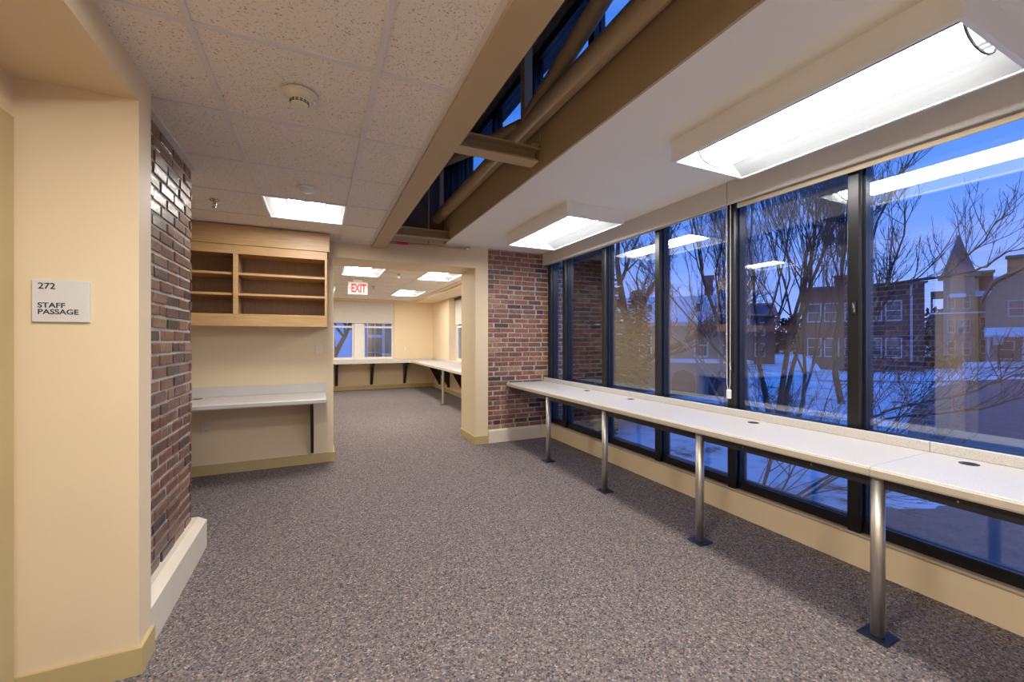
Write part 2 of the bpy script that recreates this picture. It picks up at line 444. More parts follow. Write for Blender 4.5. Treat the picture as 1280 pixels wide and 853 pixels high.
# nook walls
struct('wall_nook_side', B(((-2.2, 3.19, 0), (-2.05, YW, CZ + .1))), 'paint', 'cream side wall of the desk nook behind the brick', 'wall')
struct('wall_far_left', B(((-2.2, YW, 0), (.14, 5.49, CZ + .12))), 'paint', 'cream far wall behind the nook desk and shelf', 'wall')
struct('baseboard_far_left', MB().prism([(-2.05, YW), (-2.05, YW - .014), (.154, YW - .014), (.154, 5.49), (.14, 5.49), (.14, YW)], (0, .10), 'z'), 'paint_trim', 'tan baseboard under the nook desk', 'baseboard')
# header and pier of the opening
struct('wall_header', B(((.14, YW, 2.235), (1.79, 5.49, SZ + .1))), 'paint', 'cream header beam over the opening to the back room', 'wall')
struct('wall_pier', B(((1.79, YW, 0), (1.962, 5.49, SZ))), 'paint', 'slim cream pier between opening and far brick wall', 'wall')
struct('baseboard_pier', MB().prism([(1.776, 5.49), (1.776, YW - .014), (1.964, YW - .014), (1.964, YW), (1.79, YW), (1.79, 5.49)], (0, .10), 'z'), 'paint_trim', 'tan baseboard around the slim pier', 'baseboard')
wf = struct('wall_far_brick', B(((1.962, YW + .022, 0), (3.1, 5.49, SZ))), 'mortar', 'old red brick end wall beside the long window', 'wall')
brick_wall(wf, 'brick_clay', 1.966, 3.098, .165, SZ - .004, lambda a, z, p: ((a, YW + .016 + p, z), 0))
struct('baseboard_far_brick', MB().prism([(YW + .03, 0), (YW - .02, 0), (YW - .02, .15), (YW + .005, .168), (YW + .03, .168)], (1.965, 2.85), 'x'), 'base_cream', 'cream plinth board under the far brick wall', 'baseboard')
# low wall under the windows
struct('wall_right', B(((2.85, -3.0, -1.7), (3.02, YW, .185))), 'paint', 'low cream wall under the long window desk', 'wall')
struct('trim_3', MB().cham((2.838, -3.0, .183), (2.90, YW, .20), .004), 'ledge', 'narrow tan ledge capping the low window wall', 'trim')

# ------------------------------------------------------------------ long window
win = thing('window_1', (2.88, 1, .2), 'black framed window wall looking out on the snowy street at dusk', 'window', kind='structure')
MY = [4.885, 4.515, 3.70, 2.90, 2.14, 1.345, .54, -.26, -1.06, -1.86, -2.66]
XF, XG = 2.845, 2.905
for y in MY:
    # stepped black mullion: broad face, chamfer, glazing stop
    obj('mullion', MB().prism([(XF, y - .026), (XF, y + .026), (XF + .008, y + .034), (XF + .04, y + .034), (XF + .04, y + .045), (XG + .06, y + .045), (XG + .06, y - .045), (XF + .04, y - .045), (XF + .04, y - .034), (XF + .008, y - .034)], (.20, 2.50), 'z'), 'frame_black', win)
for nm, z0, z1 in (('bottom_rail', .20, .262), ('middle_rail', .69, .80), ('head_rail', 2.40, 2.5)):
    obj(nm, B(((XF + .035, -3.0, z0), (XG + .06, YW, z1))), 'frame_black', win)
for a, b_ in zip(MY[1:], MY):
    obj('pane', B(((XG, a + .045, .80), (XG + .012, b_ - .045, 2.40))), 'pane_glass', win)
    obj('pane', B(((XG, a + .045, .262), (XG + .012, b_ - .045, .69))), 'pane_glass', win)
for y, z in ((1.338, 1.52), (2.135, 1.13)):
    h = obj('handle', MB().cham((XF - .012, y - .010, z - .04), (XF, y + .010, z + .03), .003), 'black_metal', win)
    obj('lever', MB().tube([(XF - .018, y, z + .02), (XF - .022, y - .008, z - .03)], [.006, .005], 6), 'chrome', h)

# ------------------------------------------------------------------ roller blinds under the plaster ceiling
def blind(y0, y1, label, hem, chain):
    b_ = thing('roller_blind', (2.80, (y0 + y1) / 2, 2.32), label, 'blind')
    obj('cassette', MB().prism([(2.75, SZ), (2.75, 2.345), (2.758, 2.336), (2.775, 2.336), (2.775, SZ)], (y0, y1), 'y'), 'blind_grey', b_)
    obj('roll', MB().tube([(2.81, y0 + .02, 2.42), (2.81, y1 - .02, 2.42)], .032, 14), 'shade_cloth', b_)
    obj('hem_bar', MB().cham((2.80, y0 + .04, hem), (2.815, y1 - .04, hem + .03), .004), 'shade_hem', b_)
    obj('cloth', B(((2.806, y0 + .04, hem + .03), (2.809, y1 - .04, 2.42))), 'shade_cloth', b_)
    if chain:
        y = y0 + .010
        pts = [(2.79, y - .013, 2.36), (2.79, y - .012, 1.6), (2.79, y - .010, .99), (2.79, y, .93), (2.79, y + .016, .99), (2.79, y + .020, 1.6), (2.79, y + .022, 2.36)]
        c = obj('bead_chain', MB().tube(pts, .0022, 6), 'cord_white', b_)
        obj('chain_weight', MB().cham((2.780, y - .018, .885), (2.80, y + .018, .955), .006), 'plastic_white', c, label='white plastic weight at the bottom of the chain')
blind(2.105, YW - .02, 'grey roller blind cassette reaching the far brick wall, fully raised', 2.335, True)
blind(-.6, 2.098, 'nearer grey roller blind cassette with tan hem showing below', 2.305, False)

# ================================================================== LIGHT FIXTURES
def troffer(x0, x1, y0, y1, z, label, group=None, box=0, lens='lens_tile'):
    """z is the plane of the face; box > 0: surface-mounted body that high"""
    cx, cy = (x0 + x1) / 2, (y0 + y1) / 2
    t_ = thing('ceiling_light', (cx, cy, z), label, 'light', group)
    d = .085; fr = .018
    h = box or .11
    shell = MB()
    shell.box((x0, y0, z), (x0 + fr, y1, z + h)); shell.box((x1 - fr, y0, z), (x1, y1, z + h))
    shell.box((x0 + fr, y0, z), (x1 - fr, y0 + fr, z + h)); shell.box((x0 + fr, y1 - fr, z), (x1 - fr, y1, z + h))
    obj('housing', shell, 'fixture_white', t_)
    xi0, xi1, yi0, yi1 = x0 + fr, x1 - fr, y0 + fr, y1 - fr
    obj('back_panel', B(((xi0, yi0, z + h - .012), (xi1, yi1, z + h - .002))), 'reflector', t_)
    lw = .14
    for s in (-1, 1):
        xa = xi0 if s < 0 else xi1; xb = cx + s * (lw - .01)
        r_ = MB()
        seg = 6
        pr_ = [(xa + (xb - xa) * i / seg, z + .006 + d * math.sin(i / seg * math.pi / 2)) for i in range(seg + 1)]
        for (xa_, za), (xb_, zb) in zip(pr_, pr_[1:]):
            r_.quad((xa_, yi0, za), (xa_, yi1, za), (xb_, yi1, zb), (xb_, yi0, zb))
        obj('reflector', r_, 'reflector' if box else 'reflector_darkened', t_, smooth=True)
    # curved lens basket with thin end rims
    n = 12; prof = [(cx - lw * math.cos(math.pi * i / n), z + .012 + .07 * (1 - math.sin(math.pi * i / n)) ) for i in range(n + 1)]
    e0, e1 = yi0 + .035, yi1 - .035
    ln = MB()
    for (xa_, za), (xb_, zb) in zip(prof, prof[1:]):
        ln.quad((xa_, e0, za), (xa_, e1, za), (xb_, e1, zb), (xb_, e0, zb))
    le = obj('lens', ln, lens, t_, smooth=True)
    for y in (e0, e1):
        obj('lens_rim', MB().tube([(x, y, zz - .001) for x, zz in prof], .005, 5), 'rim_darkened', le)
    for s in (-1, 1):
        obj('lens_edge', MB().tube([(cx + s * (lw + .002), e0, z + .078), (cx + s * (lw + .002), e1, z + .078)], .005, 5), 'rim_darkened', le)
    return t_
troffer(-.395, .205, 3.555, 4.155, CZ + .001, 'square recessed fluorescent light in the tile ceiling near the shelf unit')
troffer(1.885, 2.497, 2.945, 4.165, 2.375, 'farther white box light on the plaster ceiling, next to the brick wall', box=.125, lens='lens')
troffer(1.885, 2.497, .585, 1.805, 2.375, 'nearer large white box light on the plaster ceiling by the windows', box=.125, lens='lens')
troffer(1.885, 2.497, -1.77, -.55, 2.375, 'added unseen white box light on the plaster ceiling, behind the viewer', box=.125, lens='lens')  # added out of view for more light on the near wall
troffer(-.395, .205, .505, 1.105, CZ + .001, 'added unseen square fill light in the tile ceiling above the viewer', lens='lens_fill')  # overhead fill added out of view for the near wall
troffer(-.395, .205, -1.325, -.725, CZ + .001, 'added unseen square fill light in the tile ceiling behind the viewer', lens='lens_fill')  # second recessed fill, also added out of view
troffer(.32, .92, 6.175, 7.385, CZ + .001, 'recessed light in the back room, right in front of the exit sign', lens='lens_back')
troffer(1.56, 2.16, 6.175, 7.385, CZ + .001, 'recessed light in the back room, nearest the slim pier', lens='lens_back')
troffer(1.56, 2.16, 9.125, 10.335, CZ + .001, 'recessed light in the back room, near the far cream wall', lens='lens_back')
troffer(-.305, .31, 9.125, 10.335, CZ + .001, 'recessed light in the back room, mostly hidden by the nook wall', lens='lens_back')

# ------------------------------------------------------------------ ceiling devices
def smoke():
    t_ = thing('smoke_detector', (-.078, 2.012, CZ - .06), 'ivory smoke detector with dark slots on the tile ceiling', 'detector')
    obj('base_ring', MB().lathe((-.078, 2.012, CZ - .012), [(.062, .014), (.070, .008), (.070, .002), (.058, 0)], 28), 'plastic_ivory', t_, smooth=False)
    bd = obj('body', MB().lathe((-.078, 2.012, CZ - .055), [(.026, 0), (.034, .004), (.037, .022), (.050, .030), (.057, .043)], 28), 'plastic_ivory', t_)
    s = MB()
    for k_ in range(14):
        a = 2 * math.pi * k_ / 14
        c_, s_ = math.cos(a), math.sin(a)
        for zz in (.008, .015):
            p = Vector((-.078 + c_ * .0352, 2.012 + s_ * .0352, CZ - .055 + zz))
            tx = Vector((-s_, c_, 0)) * .0055; nn = Vector((c_, s_, 0)) * .0022
            s.add([p - tx - nn, p + tx - nn, p + tx + nn, p - tx + nn] + [q_ + Vector((0, 0, .0035)) for q_ in (p - tx - nn, p + tx - nn, p + tx + nn, p - tx + nn)],
                  [(0, 3, 2, 1), (4, 5, 6, 7), (0, 1, 5, 4), (1, 2, 6, 5), (2, 3, 7, 6), (3, 0, 4, 7)])
    obj('slots', s, 'dark_hole', bd, kind='stuff')
    obj('indicator', MB().lathe((-.022, 2.03, CZ - .03), [(.003, 0), (.008, .004), (.008, .014)], 10), 'plastic_white', t_, label='small clear indicator lamp on the rim')
smoke()
t_ = thing('occupancy_sensor', (-.077, 3.247, CZ - .04), 'flat white dome sensor on the tile ceiling in front of the square light', 'sensor')
obj('rim', MB().lathe((-.077, 3.247, CZ - .010), [(.058, .012), (.060, .006), (.057, 0)], 28), 'plastic_white', t_)
obj('dome', MB().lathe((-.077, 3.247, CZ - .036), [(.008, 0), (.026, .004), (.042, .012), (.052, .026)], 28), 'plastic_white', t_, smooth=True)
def sprinkler(x, y, label):
    s = thing('fire_sprinkler', (x, y, CZ - .06), label, 'sprinkler')
    obj('escutcheon', MB().lathe((x, y, CZ - .008), [(.026, 0), (.034, .004), (.034, .009)], 20), 'chrome', s)
    obj('body', MB().lathe((x, y, CZ - .030), [(.006, 0), (.010, .006), (.010, .024)], 12), 'chrome', s)
    obj('frame_arm', MB().tube([(x - .012, y, CZ - .028), (x - .010, y, CZ - .045), (x, y, CZ - .052), (x + .010, y, CZ - .045), (x + .012, y, CZ - .028)], .0025, 6), 'chrome', s)
    obj('deflector', MB().lathe((x, y, CZ - .058), [(.016, 0), (.016, .003)], 14), 'chrome', s)
sprinkler(-.728, 3.825, 'dark metal sprinkler head in the tile ceiling near the brick corner')
sprinkler(1.18, 6.9, 'small sprinkler head in the back room ceiling between the two lights')
sprinkler(.98, 8.65, 'small sprinkler head behind the exit sign in the back room')
t_ = thing('ceiling_speaker', (.80, 8.3, CZ - .03), 'small grey ceiling device beside the exit sign in the back room', 'device')
obj('base_ring', MB().lathe((.80, 8.3, CZ - .012), [(.05, 0), (.055, .013)], 20), 'tee_white', t_)
obj('body', MB().lathe((.80, 8.3, CZ - .035), [(.025, 0), (.035, .024)], 20), 'tee_white', t_)

# ------------------------------------------------------------------ exit sign
ex = thing('exit_sign', (.60, 7.75, 2.12), 'white hanging exit sign with red letters below the back room ceiling', 'sign')
obj('case', MB().cham((.455, 7.735, 2.125), (.78, 7.775, 2.345), .006), 'plastic_white', ex)
obj('face', B(((.465, 7.731, 2.135), (.77, 7.736, 2.335))), 'exit_white', ex, label='lit white face')
obj('canopy', MB().cham((.54, 7.72, 2.345), (.69, 7.79, 2.402), .006), 'plastic_white', ex)
text('lettering', 'EXIT', .20, 'exit_red', ex, (.628, 7.727, 2.167), (R(90), 0, 0), .001, 'CENTER', .60, .007)
obj('arrow', MB().prism([(.475, 2.235), (.492, 2.258), (.492, 2.212)], (7.728, 7.732), 'y'), 'exit_red', ex, label='small red arrow pointing left')

# ------------------------------------------------------------------ room sign
rs = thing('room_sign', (-.873, 2.12, 1.395), 'square pale grey staff passage room sign on the cream stub', 'sign')
obj('plate', MB().cham((-.953, 2.108, 1.395), (-.795, 2.12, 1.552), .002), 'sign_grey', rs)
text('room_number', '272', .0315, 'ink', rs, (-.936, 2.1075, 1.518), (R(90), 0, 0))
text('lettering', 'STAFF', .0265, 'ink', rs, (-.937, 2.1075, 1.4485), (R(90), 0, 0), sx=1.06)
text('lettering', 'PASSAGE', .0265, 'ink', rs, (-.937, 2.1075, 1.4245), (R(90), 0, 0), sx=1.06)
br = MB(); random.seed(9)
for row, x0, n_ in ((1.507, -.936, 3), (1.413, -.936, 12)):
    for i in range(n_):
        for k_ in range(6):
            if random.random() < .5:
                x = x0 + i * .0062 + (k_ % 2) * .0023; z = row - (k_ // 2) * .0023
                br.box((x, 2.1068, z), (x + .0013, 2.1085, z + .0013))
obj('braille', br, 'sign_grey', rs, kind='stuff')

# ================================================================== TRUSS AND STEEL IN THE SLOT
PX, PZ = 1.283, 2.78
tr_ = thing('roof_truss', (PX, 2.5, PZ), 'tan painted pipe truss running along the roof slot', 'truss')
obj('bottom_chord', MB().tube([(PX, -3.0, PZ), (PX, YW - .06, PZ)], .0625, 20), 'brown_paint', tr_, smooth=True)
for y0, y1 in ((2.45, 0.0), (2.55, 5.0), (-2.4, 0.0)):
    z1 = PZ + .02 + abs(y1 - y0) * .265
    obj('diagonal', MB().tube([(PX - .02, y0, PZ + .02), (PX - .02, y1 if y1 < 4.9 else YW - .02, z1 if y1 < 4.9 else z1 - .03)], .05, 14), 'brown_paint', tr_, smooth=True)
for y in (2.5, -2.42):
    obj('upright', B(((PX - .034, y - .03, PZ - .02), (PX + .026, y + .03, 3.62))), 'brown_paint', tr_)
obj('upright', B(((1.235, 4.55, PZ), (1.275, 4.6, 3.62))), 'brown_paint', tr_)
cb = thing('cross_channel', (1.03, 2.5, 2.54), 'tan steel channel crossing the roof slot under the truss pipe', 'beam')
obj('web', B(((.685, 2.56, 2.548), (1.376, 2.572, 2.652))), 'brown_paint', cb)
obj('flange', B(((.685, 2.46, 2.54), (1.35, 2.572, 2.552))), 'brown_paint', cb)
obj('flange', B(((.685, 2.50, 2.648), (1.376, 2.572, 2.66))), 'brown_paint', cb)
obj('clip_angle', B(((1.31, 2.48, 2.66), (1.376, 2.55, 2.668)), ((1.368, 2.48, 2.66), (1.376, 2.55, 2.74))), 'brown_paint', cb)
cb = thing('cross_channel', (1.03, 4.72, 2.48), 'tan steel channel at the far end of the roof slot', 'beam')
obj('web', B(((.685, 4.76, 2.508), (1.392, 4.772, 2.592))), 'brown_paint', cb)
obj('flange', B(((.685, 4.68, 2.50), (1.392, 4.772, 2.512))), 'brown_paint', cb)
obj('flange', B(((.685, 4.69, 2.59), (1.392, 4.772, 2.602))), 'brown_paint', cb)
sp_ = thing('sprinkler_pipe', (1.2, 4.86, 2.45), 'thin tan pipe with red tag running along the header', 'pipe')
obj('pipe', MB().tube([(.69, 4.86, 2.443), (1.66, 4.86, 2.455)], .0135, 12), 'brown_paint', sp_, smooth=True)
obj('elbow', MB().tube([(1.64, 4.86, 2.455), (1.672, 4.86, 2.457), (1.685, 4.87, 2.465), (1.69, YW, 2.47)], .018, 10), 'chrome', sp_)
obj('tag', MB().tube([(.795, 4.86, 2.4445), (.935, 4.86, 2.446)], .0150, 12), 'tag_red', sp_, label='red paper tag wrapped around the pipe')
obj('riser', MB().tube([(1.173, 4.84, 2.45), (1.173, 4.84, 3.2)], .009, 8), 'brown_paint', sp_)

# ================================================================== SHELF UNIT AND NOOK DESK
bk = thing('shelf_unit', (-.7, 4.75, 1.455), 'oak wall shelf unit with open bays above the nook desk', 'shelf')
F = 4.58; SX1 = .072; SX0 = -2.0
obj('valance', MB().cham((SX0, F - .03, 2.213), (SX1 + .022, F - .012, CZ - .004), .003).box((SX1 + .004, F - .012, 2.213), (SX1 + .022, YW - .01, CZ - .004)), 'oak', bk)
obj('back_panel', B(((SX0, YW - .016, 1.50), (SX1 - .02, YW - .004, 2.2))), 'oak_panel', bk)
obj('side_panel', B(((SX1 - .02, F, 1.455), (SX1, YW - .004, 2.2))), 'oak_panel', bk)
obj('side_panel', B(((SX0, F, 1.455), (SX0 + .02, YW - .004, 2.2))), 'oak_panel', bk)
obj('top_panel', B(((SX0 + .02, F + .02, 2.145), (SX1 - .02, YW - .016, 2.165))), 'oak', bk)
obj('bottom_panel', B(((SX0 + .02, F + .02, 1.545), (SX1 - .02, YW - .016, 1.565))), 'oak', bk)
obj('divider', B(((-.722, F + .02, 1.565), (-.690, YW - .016, 2.145))), 'oak_panel', bk)
obj('divider', B(((-1.46, F + .02, 1.565), (-1.428, YW - .016, 2.145))), 'oak_panel', bk)
obj('top_rail', MB().cham((SX0, F - .02, 2.13), (SX1, F, 2.212), .002), 'oak', bk)
obj('bottom_rail', MB().cham((SX0, F - .02, 1.455), (SX1, F, 1.57), .002), 'oak', bk)
for x in (-1.464, -.726):
    obj('stile', MB().cham((x, F - .02, 1.57), (x + .04, F, 2.13), .002), 'oak', bk)
obj('stile', MB().cham((SX1 - .022, F - .02, 1.57), (SX1, F, 2.13), .002), 'oak', bk)
for z in (1.755, 1.948):
    for xa, xb in ((SX0 + .02, -1.46), (-1.428, -.722), (-.690, SX1 - .02)):
        obj('shelf', MB().cham((xa, F + .004, z - .011), (xb, YW - .016, z + .011), .002), 'oak', bk)
nd = thing('nook_desk', (-.9, 4.6, 0), 'white laminate wall desk on black brackets under the oak shelf unit', 'desk')
DT = .765
obj('top', MB().cham((-2.045, 4.315, DT - .045), (.062, YW - .003, DT), .008), 'laminate', nd)
obj('backsplash', MB().cham((-2.045, YW - .02, DT), (.062, YW - .003, DT + .098), .003), 'laminate', nd)
obj('grommet', MB().lathe((-1.045, 4.80, DT), [(.038, 0), (.038, .002), (.030, .003)], 20), 'black_metal', nd)
def bracket(p, x, y, dx, dy, ln, zt, zb, wdt=.028):
    """triangular black support: upright on the wall at (x, y), arm running (dx, dy)"""
    px, py = -dy, dx
    k_ = MB()
    def pr3(out, t0, z0, t1, z1):
        pass
    prof = [(0, zt), (ln, zt), (ln, zt - .035), (.30, zt - .10), (.06, zb + .06), (.045, zb), (0, zb)]
    vs = []
    for s_ in (-wdt / 2, wdt / 2):
        vs += [(x + dx * a + px * s_, y + dy * a + py * s_, z) for a, z in prof]
    n_ = len(prof)
    k_.add(vs, [tuple(range(n_)), tuple(range(n_, 2 * n_))[::-1]] + [(i, (i + 1) % n_, n_ + (i + 1) % n_, n_ + i) for i in range(n_)])
    return obj('bracket', k_, 'black_metal', p)
bracket(nd, -.068, YW, 0, -1, .50, DT - .045, .12)
bracket(nd, -1.55, YW, 0, -1, .50, DT - .045, .12)
ol = thing('wall_outlet', (-1.006, YW, .405), 'ivory duplex outlet on the wall under the nook desk', 'outlet')
obj('cover_plate', MB().cham((-1.042, YW - .008, .402), (-.970, YW, .518), .003), 'plastic_ivory', ol)
for z in (.435, .485):
    s = obj('socket', MB().cham((-1.022, YW - .011, z - .014), (-.990, YW - .007, z + .014), .003), 'plastic_ivory', ol)
    obj('slots', B(((-1.014, YW - .0125, z - .004), (-1.011, YW - .010, z + .006)), ((-1.002, YW - .0125, z - .004), (-.999, YW - .010, z + .006))), 'dark_hole', s)
ls = thing('light_switch', (0, YW, 1.165), 'ivory light switch on the cream wall beside the opening', 'switch')
obj('cover_plate', MB().cham((-.038, YW - .008, 1.165), (.036, YW, 1.285), .003), 'plastic_ivory', ls)
obj('toggle', MB().prism([(YW - .008, 1.205), (YW - .008, 1.245), (YW - .022, 1.243), (YW - .014, 1.222)], (-.008, .006), 'x'), 'plastic_white', ls)
for z in (1.18, 1.269): obj('screw', MB().tube([(-.001, YW - .008, z), (-.001, YW - .0095, z)], .003, 8), 'chrome', ls)

# ================================================================== LONG WINDOW DESK
wd = thing('window_desk', (2.5, 1.9, 0), 'long speckled white counter desk on steel posts along the windows', 'desk')
DX0, DX1 = 2.215, 2.775
SEAM = .985
for a, b_ in ((-1.4, SEAM - .0008), (SEAM + .0008, YW - .01)):
    obj('top', MB().prism([(DX0 + .012, DT), (DX0 + .003, DT - .004), (DX0, DT - .012), (DX0, DT - .034), (DX0 + .006, DT - .043), (DX0 + .03, DT - .046), (DX1 + .02, DT - .046), (DX1 + .02, DT)], (a, b_), 'y'), 'laminate', wd)
    obj('front_edge', MB().prism([(DX0 - .0015, DT - .011), (DX0 - .0015, DT - .036), (DX0 + .004, DT - .044), (DX0 + .004, DT - .006)], (a, b_), 'y'), 'edge_beige', wd)
    obj('backsplash', MB().cham((DX1, a, DT), (DX1 + .02, b_, DT + .052), .003), 'laminate', wd)
obj('apron_bar', B(((2.262, -1.4, DT - .096), (2.30, YW - .02, DT - .046))), 'black_metal', wd)
for y in (.45, .72, 1.25, 1.62, 2.2, 3.3):
    obj('screw', MB().tube([(2.2625, y, DT - .07), (2.2605, y, DT - .07)], .004, 8), 'chrome', wd)
for y in (.979, 1.934, 2.929, 3.913):
    px_ = 2.27
    p = obj('post', MB().tube([(px_, y, .006), (px_, y, DT - .046)], .0265, 24), 'steel', wd)
    for f_ in p.data.polygons: f_.use_smooth = len(f_.vertices) == 4
    obj('base_plate', MB().cham((px_ - .057, y - .057, 0), (px_ + .057, y + .057, .007), .002), 'plate_metal', p)
for y in (.815, 1.84, 3.06, 3.76):
    g = obj('grommet', MB().lathe((2.672, y, DT), [(.034, 0), (.034, .002), (.028, .0032)], 24), 'black_metal', wd)
    obj('grommet_cap', MB().lathe((2.672, y, DT + .0015), [(.022, 0), (.022, .0025)], 20), 'dark_hole', g)

# ================================================================== BACK ROOM
struct('wall_back', B(((-1.6, 11.6, 0), (.30, 11.9, CZ + .1)), ((.30, 11.6, 0), (1.855, 11.9, .80)), ((1.855, 11.6, 0), (2.93, 11.9, CZ + .1)), ((.30, 11.6, 2.36), (1.855, 11.9, CZ + .1))), 'paint', 'cream far wall of the back room around its window', 'wall')
struct('wall_back_left', B(((-1.6, 5.49, 0), (-1.46, 11.6, CZ + .1))), 'paint', 'cream left wall of the back room', 'wall')
struct('wall_back_right', B(((2.93, 5.49, 0), (3.2, 8.2, CZ + .1)), ((2.93, 9.98, 0), (3.2, 11.9, CZ + .1)), ((2.93, 8.2, 0), (3.2, 9.98, .80))), 'paint', 'cream right wall of the back room with a deep window recess', 'wall')
struct('ceiling_soffit', B(((2.42, 5.49, 2.355), (2.93, 11.6, CZ + .1)), ((2.33, 5.49, 2.385), (2.42, 11.6, CZ + .1)), ((2.93, 8.2, 2.38), (3.2, 9.98, CZ + .1))), 'paint', 'cream dropped ceiling edge along the back room windows', 'ceiling')
struct('trim_4', B(((-1.46, 11.49, 2.35), (1.90, 11.6, CZ + .02))), 'paint', 'cream valance box over the back room window shade', 'trim')
struct('baseboard_back', B(((-1.46, 11.585, 0), (2.93, 11.6, .10)), ((2.915, 5.49, 0), (2.93, 11.585, .10))), 'paint_trim', 'tan baseboard around the back room', 'baseboard')
w2 = thing('window_2', (1.08, 11.68, .8), 'white double window in the far wall of the back room', 'window', kind='structure')
obj('centre_post', MB().cham((.84, 11.64, .80), (1.055, 11.76, 2.36), .004), 'window_white', w2)
for xa, xb in ((.30, .84), (1.055, 1.855)):
    obj('sash', B(((xa, 11.68, .80), (xa + .05, 11.75, 2.36)), ((xb - .05, 11.68, .80), (xb, 11.75, 2.36)), ((xa + .05, 11.68, .80), (xb - .05, 11.75, .86)), ((xa + .05, 11.68, 2.31), (xb - .05, 11.75, 2.36)), ((xa + .05, 11.68, 1.64), (xb - .05, 11.75, 1.69))), 'window_white', w2)
    obj('pane', B(((xa + .05, 11.71, .86), (xb - .05, 11.72, 1.64))), 'pane_glass', w2)
    obj('pane', B(((xa + .05, 11.71, 1.69), (xb - .05, 11.72, 2.31))), 'pane_glass', w2)
w3 = thing('window_3', (3.15, 9.1, .8), 'white window deep in the back room right wall recess', 'window', kind='structure')
obj('sash', B(((3.13, 8.2, .80), (3.18, 8.26, 2.38)), ((3.13, 9.92, .80), (3.18, 9.98, 2.38)), ((3.13, 8.26, .80), (3.18, 9.92, .86)), ((3.13, 8.26, 2.32), (3.18, 9.92, 2.38)), ((3.13, 8.26, 1.62), (3.18, 9.92, 1.67))), 'window_white', w3)
obj('pane', B(((3.15, 8.26, .86), (3.16, 9.92, 1.62))), 'pane_glass', w3)
obj('pane', B(((3.15, 8.26, 1.67), (3.16, 9.92, 2.32))), 'pane_glass', w3)
def shade(x0, x1, y0, y1, zb, label, axis):
    s = thing('window_blind', ((x0 + x1) / 2, (y0 + y1) / 2, zb), label, 'blind')
    obj('cloth', B(((x0, y0, zb + .02), (x1, y1, 2.345))), 'shade_cloth', s)
    g = .006
    obj('hem_bar', MB().cham((x0 - (g if axis == 'y' else 0), y0 - (g if axis == 'x' else 0), zb), (x1 + (g if axis == 'y' else 0), y1 + (g if axis == 'x' else 0), zb + .022), .002), 'shade_cloth', s)
    if axis == 'x': obj('roll', MB().tube([(x0, y0 + .02, 2.34), (x1, y0 + .02, 2.34)], .018, 10), 'shade_cloth', s)
    else: obj('roll', MB().tube([(x0 + .0, y0, 2.34), (x0 + .0, y1, 2.34)], .03, 10), 'black_metal', s)
shade(.31, 1.845, 11.605, 11.610, 1.765, 'pale roller shade half lowered over the far back room window', 'x')
shade(3.09, 3.094, 8.22, 9.96, 1.70, 'pale roller shade in the right wall recess of the back room', 'y')
bd_ = thing('corner_desk', (2.4, 9, 0), 'L shaped white counter desk around the back room corner', 'desk')
obj('top', MB().prism([(-1.45, 11.585), (-1.45, 10.98), (2.10, 10.98), (2.19, 10.89), (2.21, 10.80), (2.21, 5.9), (2.915, 5.9), (2.915, 11.585)], (DT - .045, DT), 'z'), 'laminate', bd_)
obj('front_edge', MB().prism([(-1.45, 10.982), (-1.45, 10.977), (2.098, 10.977), (2.186, 10.887), (2.206, 10.798), (2.206, 5.9), (2.212, 5.9), (2.212, 10.8), (2.192, 10.892), (2.10, 10.982)], (DT - .043, DT - .005), 'z'), 'edge_beige', bd_)
obj('backsplash', B(((-1.45, 11.57, DT), (2.915, 11.585, DT + .04)), ((2.90, 5.9, DT), (2.915, 11.57, DT + .04))), 'laminate', bd_)
for x in (-.5, .40, 1.265, 2.13): bracket(bd_, x, 11.585, 0, -1, .5, DT - .045, .13, .065)
for y in (10.75, 9.9, 8.7, 7.4): bracket(bd_, 2.915, y, -1, 0, .5, DT - .045, .14, .05)
p = obj('post', MB().tube([(2.30, 8.25, 0), (2.30, 8.25, DT - .045)], .0265, 16), 'steel', bd_, smooth=False)
obj('base_plate', MB().cham((2.235, 8.185, 0), (2.365, 8.315, .007), .002), 'plate_metal', p)
ol = thing('wall_outlet', (2.15, 11.6, 1.0), 'small ivory wall plate on the cream wall above the corner desk', 'outlet')
obj('cover_plate', MB().cham((2.11, 11.592, 1.0), (2.19, 11.6, 1.12), .003), 'plastic_ivory', ol)
obj('socket', MB().cham((2.135, 11.589, 1.02), (2.165, 11.593, 1.05), .002).cham((2.135, 11.589, 1.07), (2.165, 11.593, 1.10), .002), 'plastic_white', ol)

# ================================================================== OUTDOORS
GZ = -1.7
CA, SA = math.cos(R(25.07)), math.sin(R(25.07))
def S(a, d, z=0): return (a * CA + d * SA, -a * SA + d * CA, z)    # the street runs 25 degrees off the corridor
random.seed(21)
g = MB(); n = 70
def gz(x, y):
    h = .10 * math.sin(x * .55 + 1.3) * math.cos(y * .43) + .05 * math.sin(x * 1.7 + y * 1.1)
    return GZ + h * min(1, max(0, (abs(x - 3) + abs(y - 3)) / 8))
gx = [-60 + 260 * i / n for i in range(n + 1)]; gy = [-90 + 240 * i / n for i in range(n + 1)]
gx = sorted(set([round(x, 2) for x in gx] + [round(.5 * i, 2) for i in range(6, 60)])); gy = sorted(set([round(y, 2) for y in gy] + [round(.5 * i, 2) for i in range(-10, 50)]))
g.v = [(x, y, gz(x, y)) for x in gx for y in gy]
ny = len(gy)
g.f = [(i * ny + j, (i + 1) * ny + j, (i + 1) * ny + j + 1, i * ny + j + 1) for i in range(len(gx) - 1) for j in range(ny - 1)]
struct('ground', g, 'trodden_snow', 'snow covered ground outside the windows', 'ground', smooth=True, fix=False)
poly = [S(a, d) for a, d in ((42.8, 34.4), (34, 29.5), (25.8, 25), (19.5, 19.6), (15.9, 16.4), (11.5, 12), (8.1, 8.9), (5.6, 6.3), (6, 4.2), (9, 1.5), (30, 1), (90, 30), (95, 38))]
